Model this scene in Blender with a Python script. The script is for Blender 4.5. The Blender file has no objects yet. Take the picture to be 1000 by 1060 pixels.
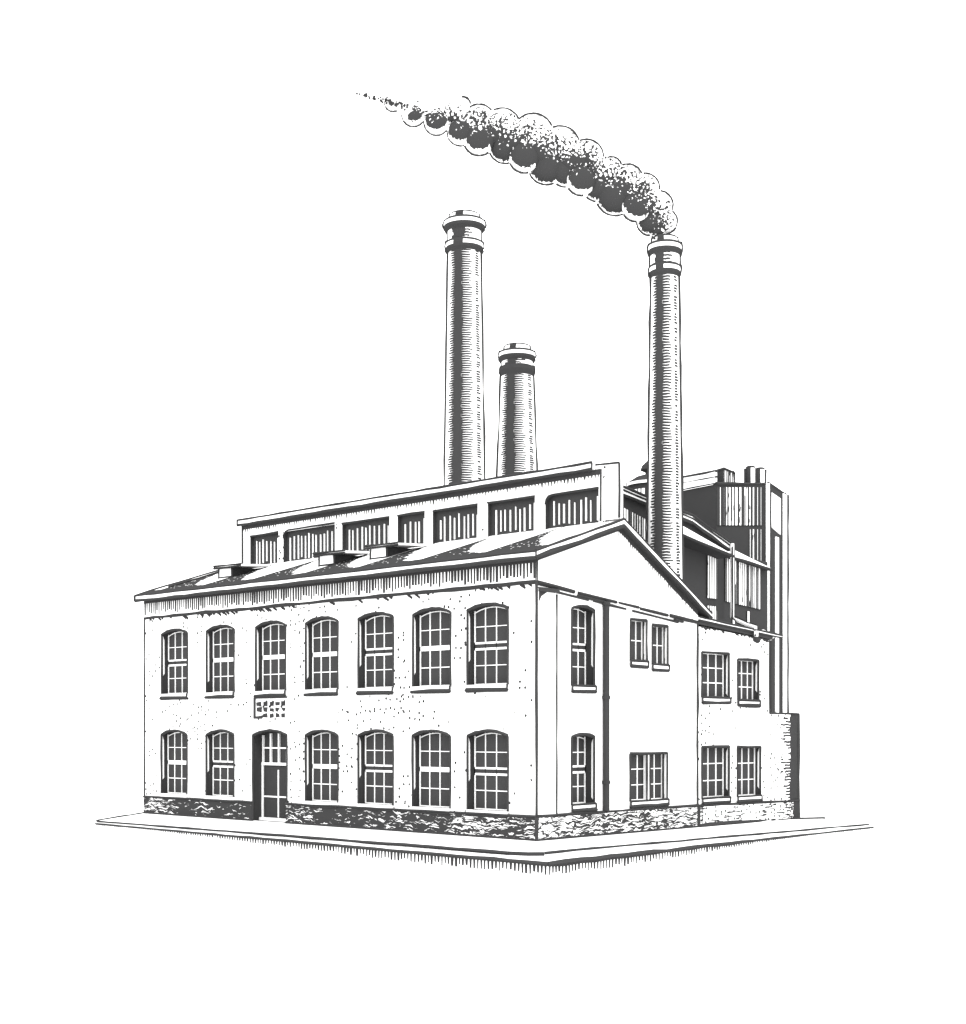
import bpy, bmesh, math, random
from mathutils import Vector, Matrix
random.seed(7)
S = bpy.context.scene
COL = S.collection
INK, WHITE = (0.037, 0.037, 0.0375, 1), (0.80, 0.80, 0.80, 1)

# ------------------------------------------------------------------ node maths
class E:
    def __init__(s, nt, k): s.nt, s.k = nt, k
    def _m(s, op, *a):
        n = s.nt.nodes.new('ShaderNodeMath'); n.operation = op
        for i, v in enumerate((s,) + a):
            v = v.k if isinstance(v, E) else v
            if isinstance(v, (int, float)): n.inputs[i].default_value = v
            else: s.nt.links.new(v, n.inputs[i])
        return E(s.nt, n.outputs[0])
    def __add__(s, o): return s._m('ADD', o)
    __radd__ = __add__
    def __sub__(s, o): return s._m('SUBTRACT', o)
    def __rsub__(s, o): return E(s.nt, float(o))._m('SUBTRACT', s)
    def __mul__(s, o): return s._m('MULTIPLY', o)
    __rmul__ = __mul__
    def __truediv__(s, o): return s._m('DIVIDE', o)
    def __lt__(s, o): return s._m('LESS_THAN', o)
    def __gt__(s, o): return s._m('GREATER_THAN', o)
    def floor(s): return s._m('FLOOR')
    def fract(s): return s._m('FRACT')
    def abs(s): return s._m('ABSOLUTE')
    def max(s, o): return s._m('MAXIMUM', o)
    def min(s, o): return s._m('MINIMUM', o)
    def clamp(s): return s.max(0.0).min(1.0)

class Mat:
    """a two-tone ink / white material: fn(m) returns the ink mask (0..1)"""
    def __init__(s, name, fn=None, flat=None):
        s.m = bpy.data.materials.new(name); s.m.use_nodes = True
        s.nt = s.m.node_tree; s.nt.nodes.clear()
        out = s.nt.nodes.new('ShaderNodeOutputMaterial')
        d = s.nt.nodes.new('ShaderNodeBsdfDiffuse')
        s.nt.links.new(d.outputs[0], out.inputs[0])
        if flat: d.inputs[0].default_value = flat
        else:
            uv = s.nt.nodes.new('ShaderNodeUVMap'); uv.uv_map = 'UVMap'; s.uv = uv.outputs[0]
            sp = s.nt.nodes.new('ShaderNodeSeparateXYZ'); s.nt.links.new(s.uv, sp.inputs[0])
            s.u, s.v = E(s.nt, sp.outputs[0]), E(s.nt, sp.outputs[1])
            mx = s.nt.nodes.new('ShaderNodeMix'); mx.data_type = 'RGBA'
            mx.inputs[6].default_value = WHITE; mx.inputs[7].default_value = INK
            k = fn(s); s.nt.links.new(k.k, mx.inputs[0])
            s.nt.links.new(mx.outputs[2], d.inputs[0])
    def vec(s, x, y, z=0.0):
        n = s.nt.nodes.new('ShaderNodeCombineXYZ')
        for i, v in enumerate((x, y, z)):
            v = v.k if isinstance(v, E) else v
            if isinstance(v, (int, float)): n.inputs[i].default_value = v
            else: s.nt.links.new(v, n.inputs[i])
        return n.outputs[0]
    def noise(s, x, y, scale=1.0, detail=2.0, z=0.0, rough=.5):
        n = s.nt.nodes.new('ShaderNodeTexNoise'); n.inputs['Scale'].default_value = scale
        n.inputs['Detail'].default_value = detail; n.inputs['Roughness'].default_value = rough
        s.nt.links.new(s.vec(x, y, z), n.inputs['Vector'])
        return E(s.nt, n.outputs[0])
    def white(s, x, y=0.0):
        n = s.nt.nodes.new('ShaderNodeTexWhiteNoise'); n.noise_dimensions = '2D'
        s.nt.links.new(s.vec(x, y), n.inputs['Vector'])
        return E(s.nt, n.outputs[0])
    def voro(s, x, y, scale, feature='F1', rnd=1.0):
        n = s.nt.nodes.new('ShaderNodeTexVoronoi'); n.voronoi_dimensions = '2D'; n.feature = feature
        n.inputs['Scale'].default_value = scale; n.inputs['Randomness'].default_value = rnd
        s.nt.links.new(s.vec(x, y), n.inputs['Vector'])
        d = E(s.nt, n.outputs['Distance'])
        if feature == 'F1':
            sp = s.nt.nodes.new('ShaderNodeSeparateXYZ'); s.nt.links.new(n.outputs['Color'], sp.inputs[0])
            return d, E(s.nt, sp.outputs[0])
        return d, None

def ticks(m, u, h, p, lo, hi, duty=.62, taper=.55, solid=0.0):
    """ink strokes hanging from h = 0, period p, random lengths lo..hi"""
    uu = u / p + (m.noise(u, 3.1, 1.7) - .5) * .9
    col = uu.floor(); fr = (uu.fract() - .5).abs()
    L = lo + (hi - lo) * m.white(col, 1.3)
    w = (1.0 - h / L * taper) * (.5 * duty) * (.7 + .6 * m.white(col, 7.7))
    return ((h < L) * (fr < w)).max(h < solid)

def f_wall(m):
    d, r = m.voro(m.u, m.v, 3.6)
    cl = m.noise(m.u, m.v, .33, 2)
    keep = r < ((cl - .42) * 3.4).clamp() * .85
    return (d < (.14 + .12 * m.noise(m.u, m.v, 2.3))) * keep
def f_annex(m):
    a = f_wall(m)
    row = (m.v / .13 + (m.noise(m.u, m.v, 2.0) - .5) * 1.3)
    rw = row.floor(); k = m.white(rw, (m.u * 5).floor())
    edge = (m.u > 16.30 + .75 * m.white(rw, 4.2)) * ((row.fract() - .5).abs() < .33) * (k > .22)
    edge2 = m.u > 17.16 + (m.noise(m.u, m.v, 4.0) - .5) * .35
    return a.max(edge).max(edge2)
def rubble(bias, blotch):
    def f(m):
        wx = m.u + (m.noise(m.u, m.v, 2.1, 2) - .5) * .55
        wy = m.v + (m.noise(m.u, m.v, 2.1, 2, 5.0) - .5) * .40
        n1 = m.noise(wx * .34, wy * 3.2, 4.8, 3)
        big = m.noise(m.u, m.v, .33, 1, 8.0)
        d, _ = m.voro(wx * .42, wy * 1.9, 2.6, 'DISTANCE_TO_EDGE')
        d2, _ = m.voro(wx * .9 + 3, wy * 3.2, 2.8, 'DISTANCE_TO_EDGE')
        th = bias + (big - .5) * blotch
        joints = (d < .055 + (m.noise(m.u, m.v, 1.3) - .42) * .25).max(d2 < .035)
        dash = (m.noise(wx * .35 + 7, wy * 3.4, 5.5, 1, 3.0) > .60) * (n1 > th - .10)
        return (n1 < th).max(joints * (n1 < th + .16)) * (dash < .5)
    return f
def f_plinth_clean(m):
    d, r = m.voro(m.u, m.v, 4.2)
    dots = (d < .24) * (r < .36)
    n1 = m.noise(m.u * .45, m.v * 2.8, 3.8, 2.5)
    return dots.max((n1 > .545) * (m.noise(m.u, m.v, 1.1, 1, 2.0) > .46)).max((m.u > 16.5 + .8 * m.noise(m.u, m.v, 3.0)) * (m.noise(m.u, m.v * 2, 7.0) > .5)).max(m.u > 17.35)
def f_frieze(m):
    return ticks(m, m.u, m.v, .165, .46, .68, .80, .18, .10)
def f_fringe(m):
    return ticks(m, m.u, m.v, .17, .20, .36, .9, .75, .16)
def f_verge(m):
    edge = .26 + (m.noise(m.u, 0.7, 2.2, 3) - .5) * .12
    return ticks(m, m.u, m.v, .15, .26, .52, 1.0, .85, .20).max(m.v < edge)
def f_kerb(m):
    return ticks(m, m.u, m.v, .165, .30, .45, .74, .35, .07)
def f_boards(lo, hi, per=.17):
    def f(m):
        uu = m.u / per + (m.noise(m.u, 2.0, 2.0) - .5) * 1.0
        c = uu.floor(); fr = uu.fract()
        n = m.white(c, 2.2)
        bias = lo + (hi - lo) * m.noise(m.u, m.v * .35, .8, 2)
        ragged = m.noise(m.u * 5, m.v * .7, 1.2, 2)
        wide = (fr < .30 + .70 * m.white(c, 9.1)) * (n < bias)
        gaps = (ragged > .64) * (n < bias + .3)
        return wide.max(gaps).max((fr < .34 + .15 * m.noise(m.u * 4, m.v, .6)) * (m.white(c, (m.v * .7).floor()) > .18))
    return f
def f_roof(m):
    t = (m.u / 3.55 + .12 + m.v * .02).fract()
    rag = (m.noise(m.u, m.v * 1.3, 1.5, 3) - .5) * 1.5
    fine = (m.noise(m.u, m.v, 7.0, 2) - .5) * 1.1
    top = 1.05 + 4.2 * (t * t) + rag * .9 + fine * (t * .8 + .5)
    ink = m.v < top * .95
    seam = ((t - .97).abs() < .045 - .005 * m.v)
    d, r = m.voro(m.u, m.v, 5.5)
    specks = (d < .17) * (r < .20)
    holes = (d < .20) * (r > .80) * (m.v > .4)
    lowband = m.v < 1.05 + rag * .45 + fine * .3
    return (ink * (holes < .5)).max(seam).max(specks).max(lowband)
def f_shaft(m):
    # shaded side of a round stack, painted as rows of ink hatching: u is the compass angle round it in degrees, v the height in metres
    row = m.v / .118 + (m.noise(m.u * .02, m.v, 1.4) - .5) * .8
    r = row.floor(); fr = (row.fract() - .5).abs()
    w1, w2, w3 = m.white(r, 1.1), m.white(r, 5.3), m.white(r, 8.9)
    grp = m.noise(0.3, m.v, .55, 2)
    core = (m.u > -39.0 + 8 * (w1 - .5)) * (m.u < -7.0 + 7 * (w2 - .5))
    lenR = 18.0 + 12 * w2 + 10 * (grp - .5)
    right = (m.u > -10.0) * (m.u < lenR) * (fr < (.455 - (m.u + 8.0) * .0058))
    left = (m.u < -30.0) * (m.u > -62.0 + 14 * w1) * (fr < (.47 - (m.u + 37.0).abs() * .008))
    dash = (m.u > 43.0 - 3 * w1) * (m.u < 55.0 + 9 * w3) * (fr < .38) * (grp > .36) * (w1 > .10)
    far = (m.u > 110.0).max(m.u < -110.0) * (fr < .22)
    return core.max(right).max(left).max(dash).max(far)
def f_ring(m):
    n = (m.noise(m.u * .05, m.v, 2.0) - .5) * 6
    return (m.u > -36.0 + n) * (m.u < -4.0 + n)  # shade on one side of the ring, painted as an ink band
def f_flue(m): return (m.u > -75.0) * (m.u < 2.0)  # shaded half of the pipe painted dark
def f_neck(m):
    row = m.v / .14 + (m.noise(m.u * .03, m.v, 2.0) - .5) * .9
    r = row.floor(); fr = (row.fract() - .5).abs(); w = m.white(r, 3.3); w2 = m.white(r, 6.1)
    core = (m.u > -44.0 + 16 * (w - .5)) * (m.u < 0.0 + 12 * (w2 - .5))  # shaded side of the neck painted in ink
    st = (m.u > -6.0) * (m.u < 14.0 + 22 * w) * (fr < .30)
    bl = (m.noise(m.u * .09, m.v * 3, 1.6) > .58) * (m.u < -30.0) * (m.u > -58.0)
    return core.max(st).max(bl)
def f_smoke(m):
    tc = m.nt.nodes.new('ShaderNodeTexCoord')
    def n3(scale, detail, off):
        mp = m.nt.nodes.new('ShaderNodeMapping'); mp.inputs['Location'].default_value = (off, off, off)
        n = m.nt.nodes.new('ShaderNodeTexNoise'); n.inputs['Scale'].default_value = scale; n.inputs['Detail'].default_value = detail
        m.nt.links.new(tc.outputs['Object'], mp.inputs[0]); m.nt.links.new(mp.outputs[0], n.inputs['Vector'])
        return E(m.nt, n.outputs[0])
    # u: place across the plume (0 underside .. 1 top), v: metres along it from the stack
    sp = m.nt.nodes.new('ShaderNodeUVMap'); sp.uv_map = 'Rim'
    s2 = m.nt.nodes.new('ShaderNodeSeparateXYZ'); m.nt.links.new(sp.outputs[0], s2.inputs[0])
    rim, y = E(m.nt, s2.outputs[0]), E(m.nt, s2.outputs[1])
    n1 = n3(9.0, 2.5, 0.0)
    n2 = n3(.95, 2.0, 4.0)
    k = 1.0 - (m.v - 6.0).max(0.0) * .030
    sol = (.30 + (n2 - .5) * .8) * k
    solid = (m.u < sol + (n1 - .5) * .25)  # shade of the plume's underside painted in as ink
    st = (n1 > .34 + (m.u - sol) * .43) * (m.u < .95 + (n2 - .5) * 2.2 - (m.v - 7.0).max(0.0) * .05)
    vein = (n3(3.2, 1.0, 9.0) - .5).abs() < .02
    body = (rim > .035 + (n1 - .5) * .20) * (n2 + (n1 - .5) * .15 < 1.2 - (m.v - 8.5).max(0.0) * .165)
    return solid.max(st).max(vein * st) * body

M = {}
M['ink'] = Mat('dark_ink_grey', flat=INK).m
M['white'] = Mat('limewashed_white', flat=WHITE).m
M['glass'] = Mat('dark_window_glass', flat=(0.041, 0.041, 0.0415, 1)).m
M['snow'] = Mat('pale_ground', flat=(0.85, 0.85, 0.85, 1)).m
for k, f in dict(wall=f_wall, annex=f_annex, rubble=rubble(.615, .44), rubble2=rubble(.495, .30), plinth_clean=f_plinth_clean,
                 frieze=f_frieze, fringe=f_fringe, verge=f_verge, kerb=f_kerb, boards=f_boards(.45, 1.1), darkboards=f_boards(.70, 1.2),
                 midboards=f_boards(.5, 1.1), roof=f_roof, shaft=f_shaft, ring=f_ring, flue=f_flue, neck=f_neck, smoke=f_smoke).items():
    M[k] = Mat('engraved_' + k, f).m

# ------------------------------------------------------------------ mesh builder
class MB:
    def __init__(s): s.v, s.f, s.uv, s.mi, s.mats, s.sm = [], [], [], [], [], []
    def mat(s, k):
        if k not in s.mats: s.mats.append(k)
        return s.mats.index(k)
    def face(s, pts, k='white', uv=None, smooth=False):
        b = len(s.v); s.v += [tuple(p) for p in pts]
        s.f.append(list(range(b, b + len(pts)))); s.mi.append(s.mat(k)); s.sm.append(smooth)
        if uv is None:
            a, c = Vector(pts[0]), Vector(pts[1]); n = (c - a).cross(Vector(pts[-1]) - a)
            ax = max(range(3), key=lambda i: abs(n[i]))
            uv = [((p[1] if ax == 0 else p[0]), (p[1] if ax == 2 else p[2])) for p in pts]
        s.uv.append(uv)
    def box(s, x0, x1, y0, y1, z0, z1, k='white', line=0, sides=None):
        """sides: {'front','back','left','right','top','bottom'} -> other materials (front = -y)"""
        sd = sides or {}
        P = lambda a, b, c: ((x0, x1)[a], (y0, y1)[b], (z0, z1)[c])
        for nm, q in dict(front=((0,0,0),(1,0,0),(1,0,1),(0,0,1)), back=((1,1,0),(0,1,0),(0,1,1),(1,1,1)),
                          left=((0,1,0),(0,0,0),(0,0,1),(0,1,1)), right=((1,0,0),(1,1,0),(1,1,1),(1,0,1)),
                          top=((0,0,1),(1,0,1),(1,1,1),(0,1,1)), bottom=((0,1,0),(1,1,0),(1,0,0),(0,0,0))).items():
            s.face([P(*c) for c in q], sd.get(nm, k))
        if line:
            for a in (0, 1):
                for b in (0, 1):
                    s.line(P(0,a,b), P(1,a,b), line); s.line(P(a,0,b), P(a,1,b), line); s.line(P(a,b,0), P(a,b,1), line)
    def prism(s, pts, d, k='white', side=None, uvfun=None):
        """ngon pts extruded by vector d"""
        d = Vector(d); q = [tuple(Vector(p) + d) for p in pts]; n = len(pts)
        s.face(pts, k); s.face(q[::-1], k)
        for i in range(n):
            j = (i + 1) % n
            s.face([pts[j], pts[i], q[i], q[j]], side or k)
    def line(s, *pts, w=None, k='ink', wob=1.0, closed=False):
        if w is None: *pts, w = pts
        pts = [Vector(p) for p in pts]
        wa, wb = w if isinstance(w, tuple) else (w, w)
        if k == 'ink' and wa == wb: wa = wb = max(.10, wa * 1.42)
        P = [pts[0]]
        for a, b in zip(pts, pts[1:]):
            n = max(1, min(40, int((b - a).length / .8)))
            for i in range(1, n + 1): P.append(a.lerp(b, i / n))
        n = len(P); rings = []
        for i, p in enumerate(P):
            t = (P[min(i + 1, n - 1)] - P[max(i - 1, 0)])
            t = t.normalized() if t.length > 1e-9 else Vector((0, 0, 1))
            ref = Vector((0, 0, 1)) if abs(t.z) < .9 else Vector((1, 0, 0))
            a = t.cross(ref).normalized(); b = t.cross(a)
            w = wa + (wb - wa) * i / max(1, n - 1)
            r = w * .5 * (1 + wob * random.uniform(-.22, .22))
            c = p + (a * random.uniform(-1, 1) + b * random.uniform(-1, 1)) * w * .09 * wob
            rings.append([c + a * r, c + b * r, c - a * r, c - b * r])
        b0 = len(s.v)
        for R in rings: s.v += [tuple(p) for p in R]
        m = s.mat(k)
        def add(f): s.f.append(f); s.mi.append(m); s.sm.append(False); s.uv.append([(0, 0)] * len(f))
        for i in range(n - 1):
            for j in range(4):
                jj = (j + 1) % 4
                add([b0 + i*4 + j, b0 + i*4 + jj, b0 + i*4 + 4 + jj, b0 + i*4 + 4 + j])
        add([b0 + 3, b0 + 2, b0 + 1, b0]); e = b0 + (n - 1) * 4; add([e, e + 1, e + 2, e + 3])
    def tube(s, pts, r, k='white', n=10):
        pts = [Vector(p) for p in pts]; rings = []
        for i, p in enumerate(pts):
            t = (pts[min(i + 1, len(pts) - 1)] - pts[max(i - 1, 0)]).normalized()
            ref = Vector((0, 0, 1)) if abs(t.z) < .9 else Vector((1, 0, 0))
            a = t.cross(ref).normalized(); b = t.cross(a)
            rings.append([p + (a * math.cos(q) + b * math.sin(q)) * r for q in [2 * math.pi * j / n for j in range(n)]])
        for A, B in zip(rings, rings[1:]):
            for j in range(n):
                jj = (j + 1) % n
                s.face([A[j], A[jj], B[jj], B[j]], k, [(0, 0)] * 4, True)
        s.face(rings[0][::-1], k); s.face(rings[-1], k)
    def lathe(s, cx, cy, prof, face, n=72):
        """prof: (radius, z, material); the material belongs to the band that starts there; u = angle from the compass direction face"""
        for (r0, z0, k), (r1, z1, _) in zip(prof, prof[1:]):
            for j in range(n):
                a0, a1 = -180 + 360 * j / n, -180 + 360 * (j + 1) / n
                def P(a, r, z):
                    q = math.radians(face + a); return (cx + r * math.cos(q), cy + r * math.sin(q), z)
                s.face([P(a0, r0, z0), P(a1, r0, z0), P(a1, r1, z1), P(a0, r1, z1)], k,
                       [(a0, z0), (a1, z0), (a1, z1), (a0, z1)], True)
    def sheet(s, outer, holes, y, k, flip=False):
        """flat wall sheet in the (x, z) plane at depth y, with openings"""
        bm = bmesh.new(); ed = []
        for loop in [outer] + holes:
            vs = [bm.verts.new((p[0], y, p[1])) for p in loop]
            ed += [bm.edges.new((vs[i], vs[(i + 1) % len(vs)])) for i in range(len(vs))]
        bmesh.ops.triangle_fill(bm, use_beauty=True, use_dissolve=False, edges=ed, normal=(0, -1, 0))
        for f in bm.faces:
            co = [v.co.copy() for v in f.verts]
            if ((co[1] - co[0]).cross(co[2] - co[0]).y > 0) != flip: co.reverse()
            s.face(co, k, [(c.x, c.z) for c in co])
        bm.free()
    def build(s, name, parent=None, loc=(0, 0, 0), rot=0.0):
        me = bpy.data.meshes.new(name); me.from_pydata(s.v, [], s.f)
        for k in s.mats: me.materials.append(M[k])
        me.polygons.foreach_set('material_index', s.mi); me.polygons.foreach_set('use_smooth', s.sm)
        l = me.uv_layers.new(name='UVMap')
        l.data.foreach_set('uv', [c for q in s.uv for p in q for c in p]); me.update()
        o = bpy.data.objects.new(name, me); COL.objects.link(o)
        o.parent = parent; o.location = Vector(loc) - (BASE.get(parent.name, Vector()) if parent else Vector())
        o.rotation_euler = (0, 0, rot)
        return o
BASE = {}
def thing(name, label, cat, loc, group=None):
    o = bpy.data.objects.new(name, None); COL.objects.link(o); o.location = loc; BASE[o.name] = Vector(loc)
    o.empty_display_size = .5; tag(o, label, cat, group); return o
def tag(o, label, cat, group=None):
    o['label'] = label; o['category'] = cat
    if group: o['group'] = group
def struct(o, kind='structure'): o['kind'] = kind; return o
LONG = -math.pi / 2          # the long front: local x = -Y (to the right as one faces it), local y = +X (into the wall)

# ------------------------------------------------------------------ camera, light
cam = bpy.data.cameras.new('camera'); co = bpy.data.objects.new('camera', cam); COL.objects.link(co)
co.location = (-38.8226, -33.9046, 4.0); co.rotation_euler = (math.pi / 2, 0, math.radians(-46.7315))
cam.sensor_fit = 'HORIZONTAL'; cam.sensor_width = 36; cam.lens = 36 * 1.48728; cam.shift_y = .225; cam.clip_end = 6000
S.camera = co
w = bpy.data.worlds.new('World'); S.world = w; w.use_nodes = True
bg = w.node_tree.nodes['Background']; bg.inputs[0].default_value = (1, 1, 1, 1); bg.inputs[1].default_value = 1.0
sl = bpy.data.lights.new('sun', 'SUN'); sl.energy = .5; sl.angle = math.radians(15); sl.color = (1, .985, .96)
so = bpy.data.objects.new('sun', sl); COL.objects.link(so); so.location = (-20, -40, 60)
so.rotation_euler = (math.radians(42), 0, math.radians(-28))
S.view_settings.view_transform = 'Standard'; S.view_settings.look = 'None'
S.view_settings.exposure = 1.5; S.view_settings.gamma = 1.0
S.cycles.max_bounces = 6; S.cycles.diffuse_bounces = 4

# ------------------------------------------------------------------ ground and pavement
g = MB(); g.face([(-3000, -3000, -.5), (3000, -3000, -.5), (3000, 3000, -.5), (-3000, 3000, -.5)], 'snow')
struct(g.build('ground'))
tipL, tipR = (-4.62, 21.51), (16.57, -4.18)
pv = MB()
def slab(pts, z0, z1, k='white', side='ink', edges=()):
    top = [(x, y, z1) for x, y in pts]; pv.face(top, k)
    n = len(pts)
    for i in range(n):
        (x0, y0), (x1, y1) = pts[i], pts[(i + 1) % n]
        pv.face([(x0, y0, z0), (x1, y1, z0), (x1, y1, z1), (x0, y0, z1)], side)
# upper flagstone course, its worn corner rounded
up = [tipL, (-3.90, -2.2), (-3.70, -2.85), (-3.30, -3.22), (-2.7, -3.36), tipR, (18.6, -.6), (18.6, 25), (0, 25.2)]
slab(up, -.13, 0.0, side='white')
for (xa, ya), (xb, yb) in (((-4.62, 21.51), (-3.90, -2.2)), ((-3.90, -2.2), (-3.70, -2.85)), ((-3.70, -2.85), (-3.30, -3.22))):
    pv.face([(xa - .01, ya - .01, -.13 if ya < 0 else -.02), (xb - .01, yb - .01, -.13), (xb - .01, yb - .01, 0), (xa - .01, ya - .01, 0)], 'ink')
lo = [(-4.66, 21.55), (-5.20, -5.0), (16.70, -4.30), (18.7, -.6), (18.7, 25.1), (-.05, 25.3)]
slab(lo, -.5, -.13, side='white')
for a, b in (((-4.62, 21.51), (0, 24.9)),):
    pv.line((a[0], a[1], .01), (b[0], b[1], .01), .07)
pv.line((-3.9, -2.2, -.06), (-4.62, 21.51, -.02), w=(.13, .075)); pv.line((-3.3, -3.24, -.03), (-2.7, -3.37, -.01), (16.57, -4.18, -.01), w=(.09, .065))
pv.line((-5.22, -5.02, -.16), (16.7, -4.31, -.13), w=(.20, .05)); pv.line((-5.22, -5.02, -.16), (-4.67, 21.55, -.13), w=(.15, .075))
pv.line((17.0, -.12, .01), (18.6, -.9, .01), .08)  # cast shadow at the wall foot, drawn as an ink line
struct(pv.build('pavement'))
kb = MB()       # the face of the lower kerb, shadow strokes put in as ink ticks
def kerb_face(a, b, s0, s1, f0, f1):
    n = 40; L = math.hypot(b[0] - a[0], b[1] - a[1])
    for i in range(n):
        t0, t1 = i / n, (i + 1) / n
        def P(t, z): return (a[0] + (b[0] - a[0]) * t, a[1] + (b[1] - a[1]) * t, z)
        def sc(t): return max(.10, min(1, (t - f0) / (f1 - f0) if f1 > f0 else (f0 - t) / (f0 - f1)))
        kb.face([P(t0, -.49), P(t1, -.49), P(t1, -.16), P(t0, -.16)], 'kerb',
                [(t0 * L, .40 / sc(t0)), (t1 * L, .40 / sc(t1)), (t1 * L, 0), (t0 * L, 0)])
kerb_face((-5.235, -5.03), (-4.69, 21.55), 0, 1, .93, .2)
kerb_face((-5.235, -5.03), (16.7, -4.33), 0, 1, .72, .15)
struct(kb.build('kerb'))

# ------------------------------------------------------------------ windows
def arch(w, h, rise, n=10):
    """opening outline from bottom left, clockwise seen from the front: local x 0..w, z 0..h"""
    R = (w * w / 4 + rise * rise) / (2 * rise); a = math.asin(w / 2 / R)
    pts = [(0, 0), (0, h - rise)]
    for i in range(1, n): q = -a + 2 * a * i / n; pts.append((w / 2 + R * math.sin(q), h - R + R * math.cos(q)))
    return pts + [(w, h - rise), (w, 0)]
def window(w, h, rise, cols, rows, rail, parent, sill, mirror=False, depth=.26, head_lines=True, bar=.036, lining='ink'):
    """a recessed sash window; local origin at the lower left corner of the opening, y into the wall"""
    o = arch(w, h, rise) if rise else [(0, 0), (0, h), (w, h), (w, 0)]
    ln = MB()
    for a, b in zip(o, o[1:] + o[:1]):
        ln.face([(a[0], .002, a[1]), (b[0], .002, b[1]), (b[0], depth + .06, b[1]), (a[0], depth + .06, a[1])], lining)  # ink lining holds the shade of the reveal in its colour
    if head_lines:
        ln.line(*[(x, -.01, z) for x, z in o[1:-1]], .085)
        ln.line((0, -.01, 0), (0, -.01, h - rise), .055); ln.line((w, -.01, 0), (w, -.01, h - rise), .05)
        # a pale streak down the reveal
        x = w - .01 if mirror else .01
        if lining == 'white': ln.line((w - .005, depth - .02, .02), (w - .005, depth - .02, h - .02), .05)
        z0 = random.uniform(.05, .4) * h
        ln.face([(x, .06, z0), (x, .14, z0 + .1), (x, .13, h - rise - .25), (x, .05, h - rise - .05)][::(-1 if mirror else 1)], 'white')
    win = ln.build('window')
    p = MB(); p.face([(x, depth + .05, z) for x, z in o], 'glass'); p.face([(x, depth + .09, z) for x, z in o][::-1], 'glass')
    p.build('pane', win)
    fr = MB(); y0, y1 = depth + .012, depth + .048
    def bar_(x0, x1, z0, z1, k='white'): fr.box(x0, x1, y0, y1, z0, z1, k)
    b = bar
    ox = .02 if mirror else .10
    bar_(ox, ox + b * 1.15, .0, h - rise * 1.0); bar_(w - ox - b * 1.15, w - ox, .0, h - rise)
    bar_(ox + b * 1.15, w - ox - b * 1.15, .0, b * 1.3)
    if rise:
        q = arch(w - 2 * ox, h - .02, rise)[1:-1]
        fr.line(*[(x + ox, y0 + .015, z - .07) for x, z in q], w=b * 1.1, k='white')
    else: bar_(ox + b * 1.15, w - ox - b * 1.15, h - b * 1.2, h - .01)
    def top_at(x):
        if not rise: return h - .05
        R = (w * w / 4 + rise * rise) / (2 * rise); return h - R + math.sqrt(R * R - (x - w / 2) ** 2) - .06
    for i in range(1, cols):
        hid = depth * 1.05; x = hid + (w - hid) * i / cols if mirror else ox + (w - hid - ox) * i / cols; t = b * random.uniform(.75, 1.05)
        bar_(x - t / 2, x + t / 2, b, top_at(x))
    mid = rows // 2
    for j in range(1, rows):
        z = (h - rise * .4) * j / rows
        if rows >= 4 and j == mid:
            if rail == 'white': bar_(ox, w - ox, z - .07, z + .11)
            else: bar_(ox, w - ox, z - .15, z - .07); bar_(ox, w - ox, z + .08, z + .15); bar_(ox, w - ox, z - .07, z + .08, 'ink')
        else:
            t = b * random.uniform(.75, 1.0); fr.box(ox, w - ox, y0 + .006, y1 - .005, z - t / 2, z + t / 2)
    fr.build('frame', win)
    sl = MB(); e = .02; pj = -.07
    sl.box(-e, w + e, pj, depth - .06, -.20, -.005)
    sl.line((-e, pj, -.21), (w + e, pj, -.21), .11 if sill == 'heavy' else .05)
    if mirror or sill == 'heavy': sl.line((w + e, pj, -.21), (w + e, pj, .0), .05)
    if mirror: sl.line((-e, pj, -.21), (-e, pj, .0), .05)
    if mirror: sl.line((-e, pj, 0), (w + e, pj, 0), .05)
    sl.build('sill', win)
    if parent: win.parent = parent
    return win
def copy_tree(o, parent):
    c = o.copy(); COL.objects.link(c); c.parent = parent
    for ch in list(o.children): copy_tree(ch, c)
    return c
def put(win, parent, loc, rot):
    win.parent = parent; win.location = Vector(loc) - BASE[parent.name]; win.rotation_euler = (0, 0, rot); return win

# ------------------------------------------------------------------ the main factory building
F = thing('factory_building', 'long white two-storey factory with arched windows, stone plinth and raised clerestory on its roof', 'factory', (5, 12, 0))
WW, WH, RI = 2.06, 2.98, .20
upY = [23.36, 19.84, 16.24, 12.86, 9.55, 6.38, 3.44]      # left edge (larger Y) of every opening
loY = [23.40, 19.86, None, 12.86, 9.56, 6.40, 3.44]
upZ, loZ = 5.66, 1.0
holes = []
def hole(pts, x, z): return [(a + x, b + z) for a, b in pts]
for y in upY: holes.append(hole(arch(WW, WH, RI), -y, upZ))
for y in loY:
    if y: holes.append(hole(arch(WW, WH - .03, RI), -y, loZ))
DW, DH, DRI = 2.35, 3.96, .22
holes.append(hole(arch(DW, DH - .02, DRI), -16.44, .02))
fw = MB()
fw.sheet([(-24.8, 0), (-24.8, 10.15), (0, 10.15), (0, 0)], holes, 0, 'wall')
fw.sheet([(-24.8, 0), (-24.8, 10.1), (0, 10.1), (0, 0)], holes, .42, 'white', True)
fw.line((-24.8, 0, 0), (-24.8, 0, 9.9), .085); fw.line((0, 0, 0), (0, 0, 10.1), .09)
fw.line((-24.8, -.02, .03), (-16.44, -.02, .03), .07)
fw.line((-24.8, -.03, 9.3), (0, -.03, 9.3), .11)
for i in range(60):           # chipped limewash under the string line
    x = random.uniform(-24.6, -.3); l = random.uniform(.08, .35)
    fw.line((x, -.005, 9.24), (x + l * .8, -.005, 9.24 - l * .45), .035)
fw.build('wall', F, rot=LONG)
gw = MB()      # gable wall facing the side lane
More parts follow.
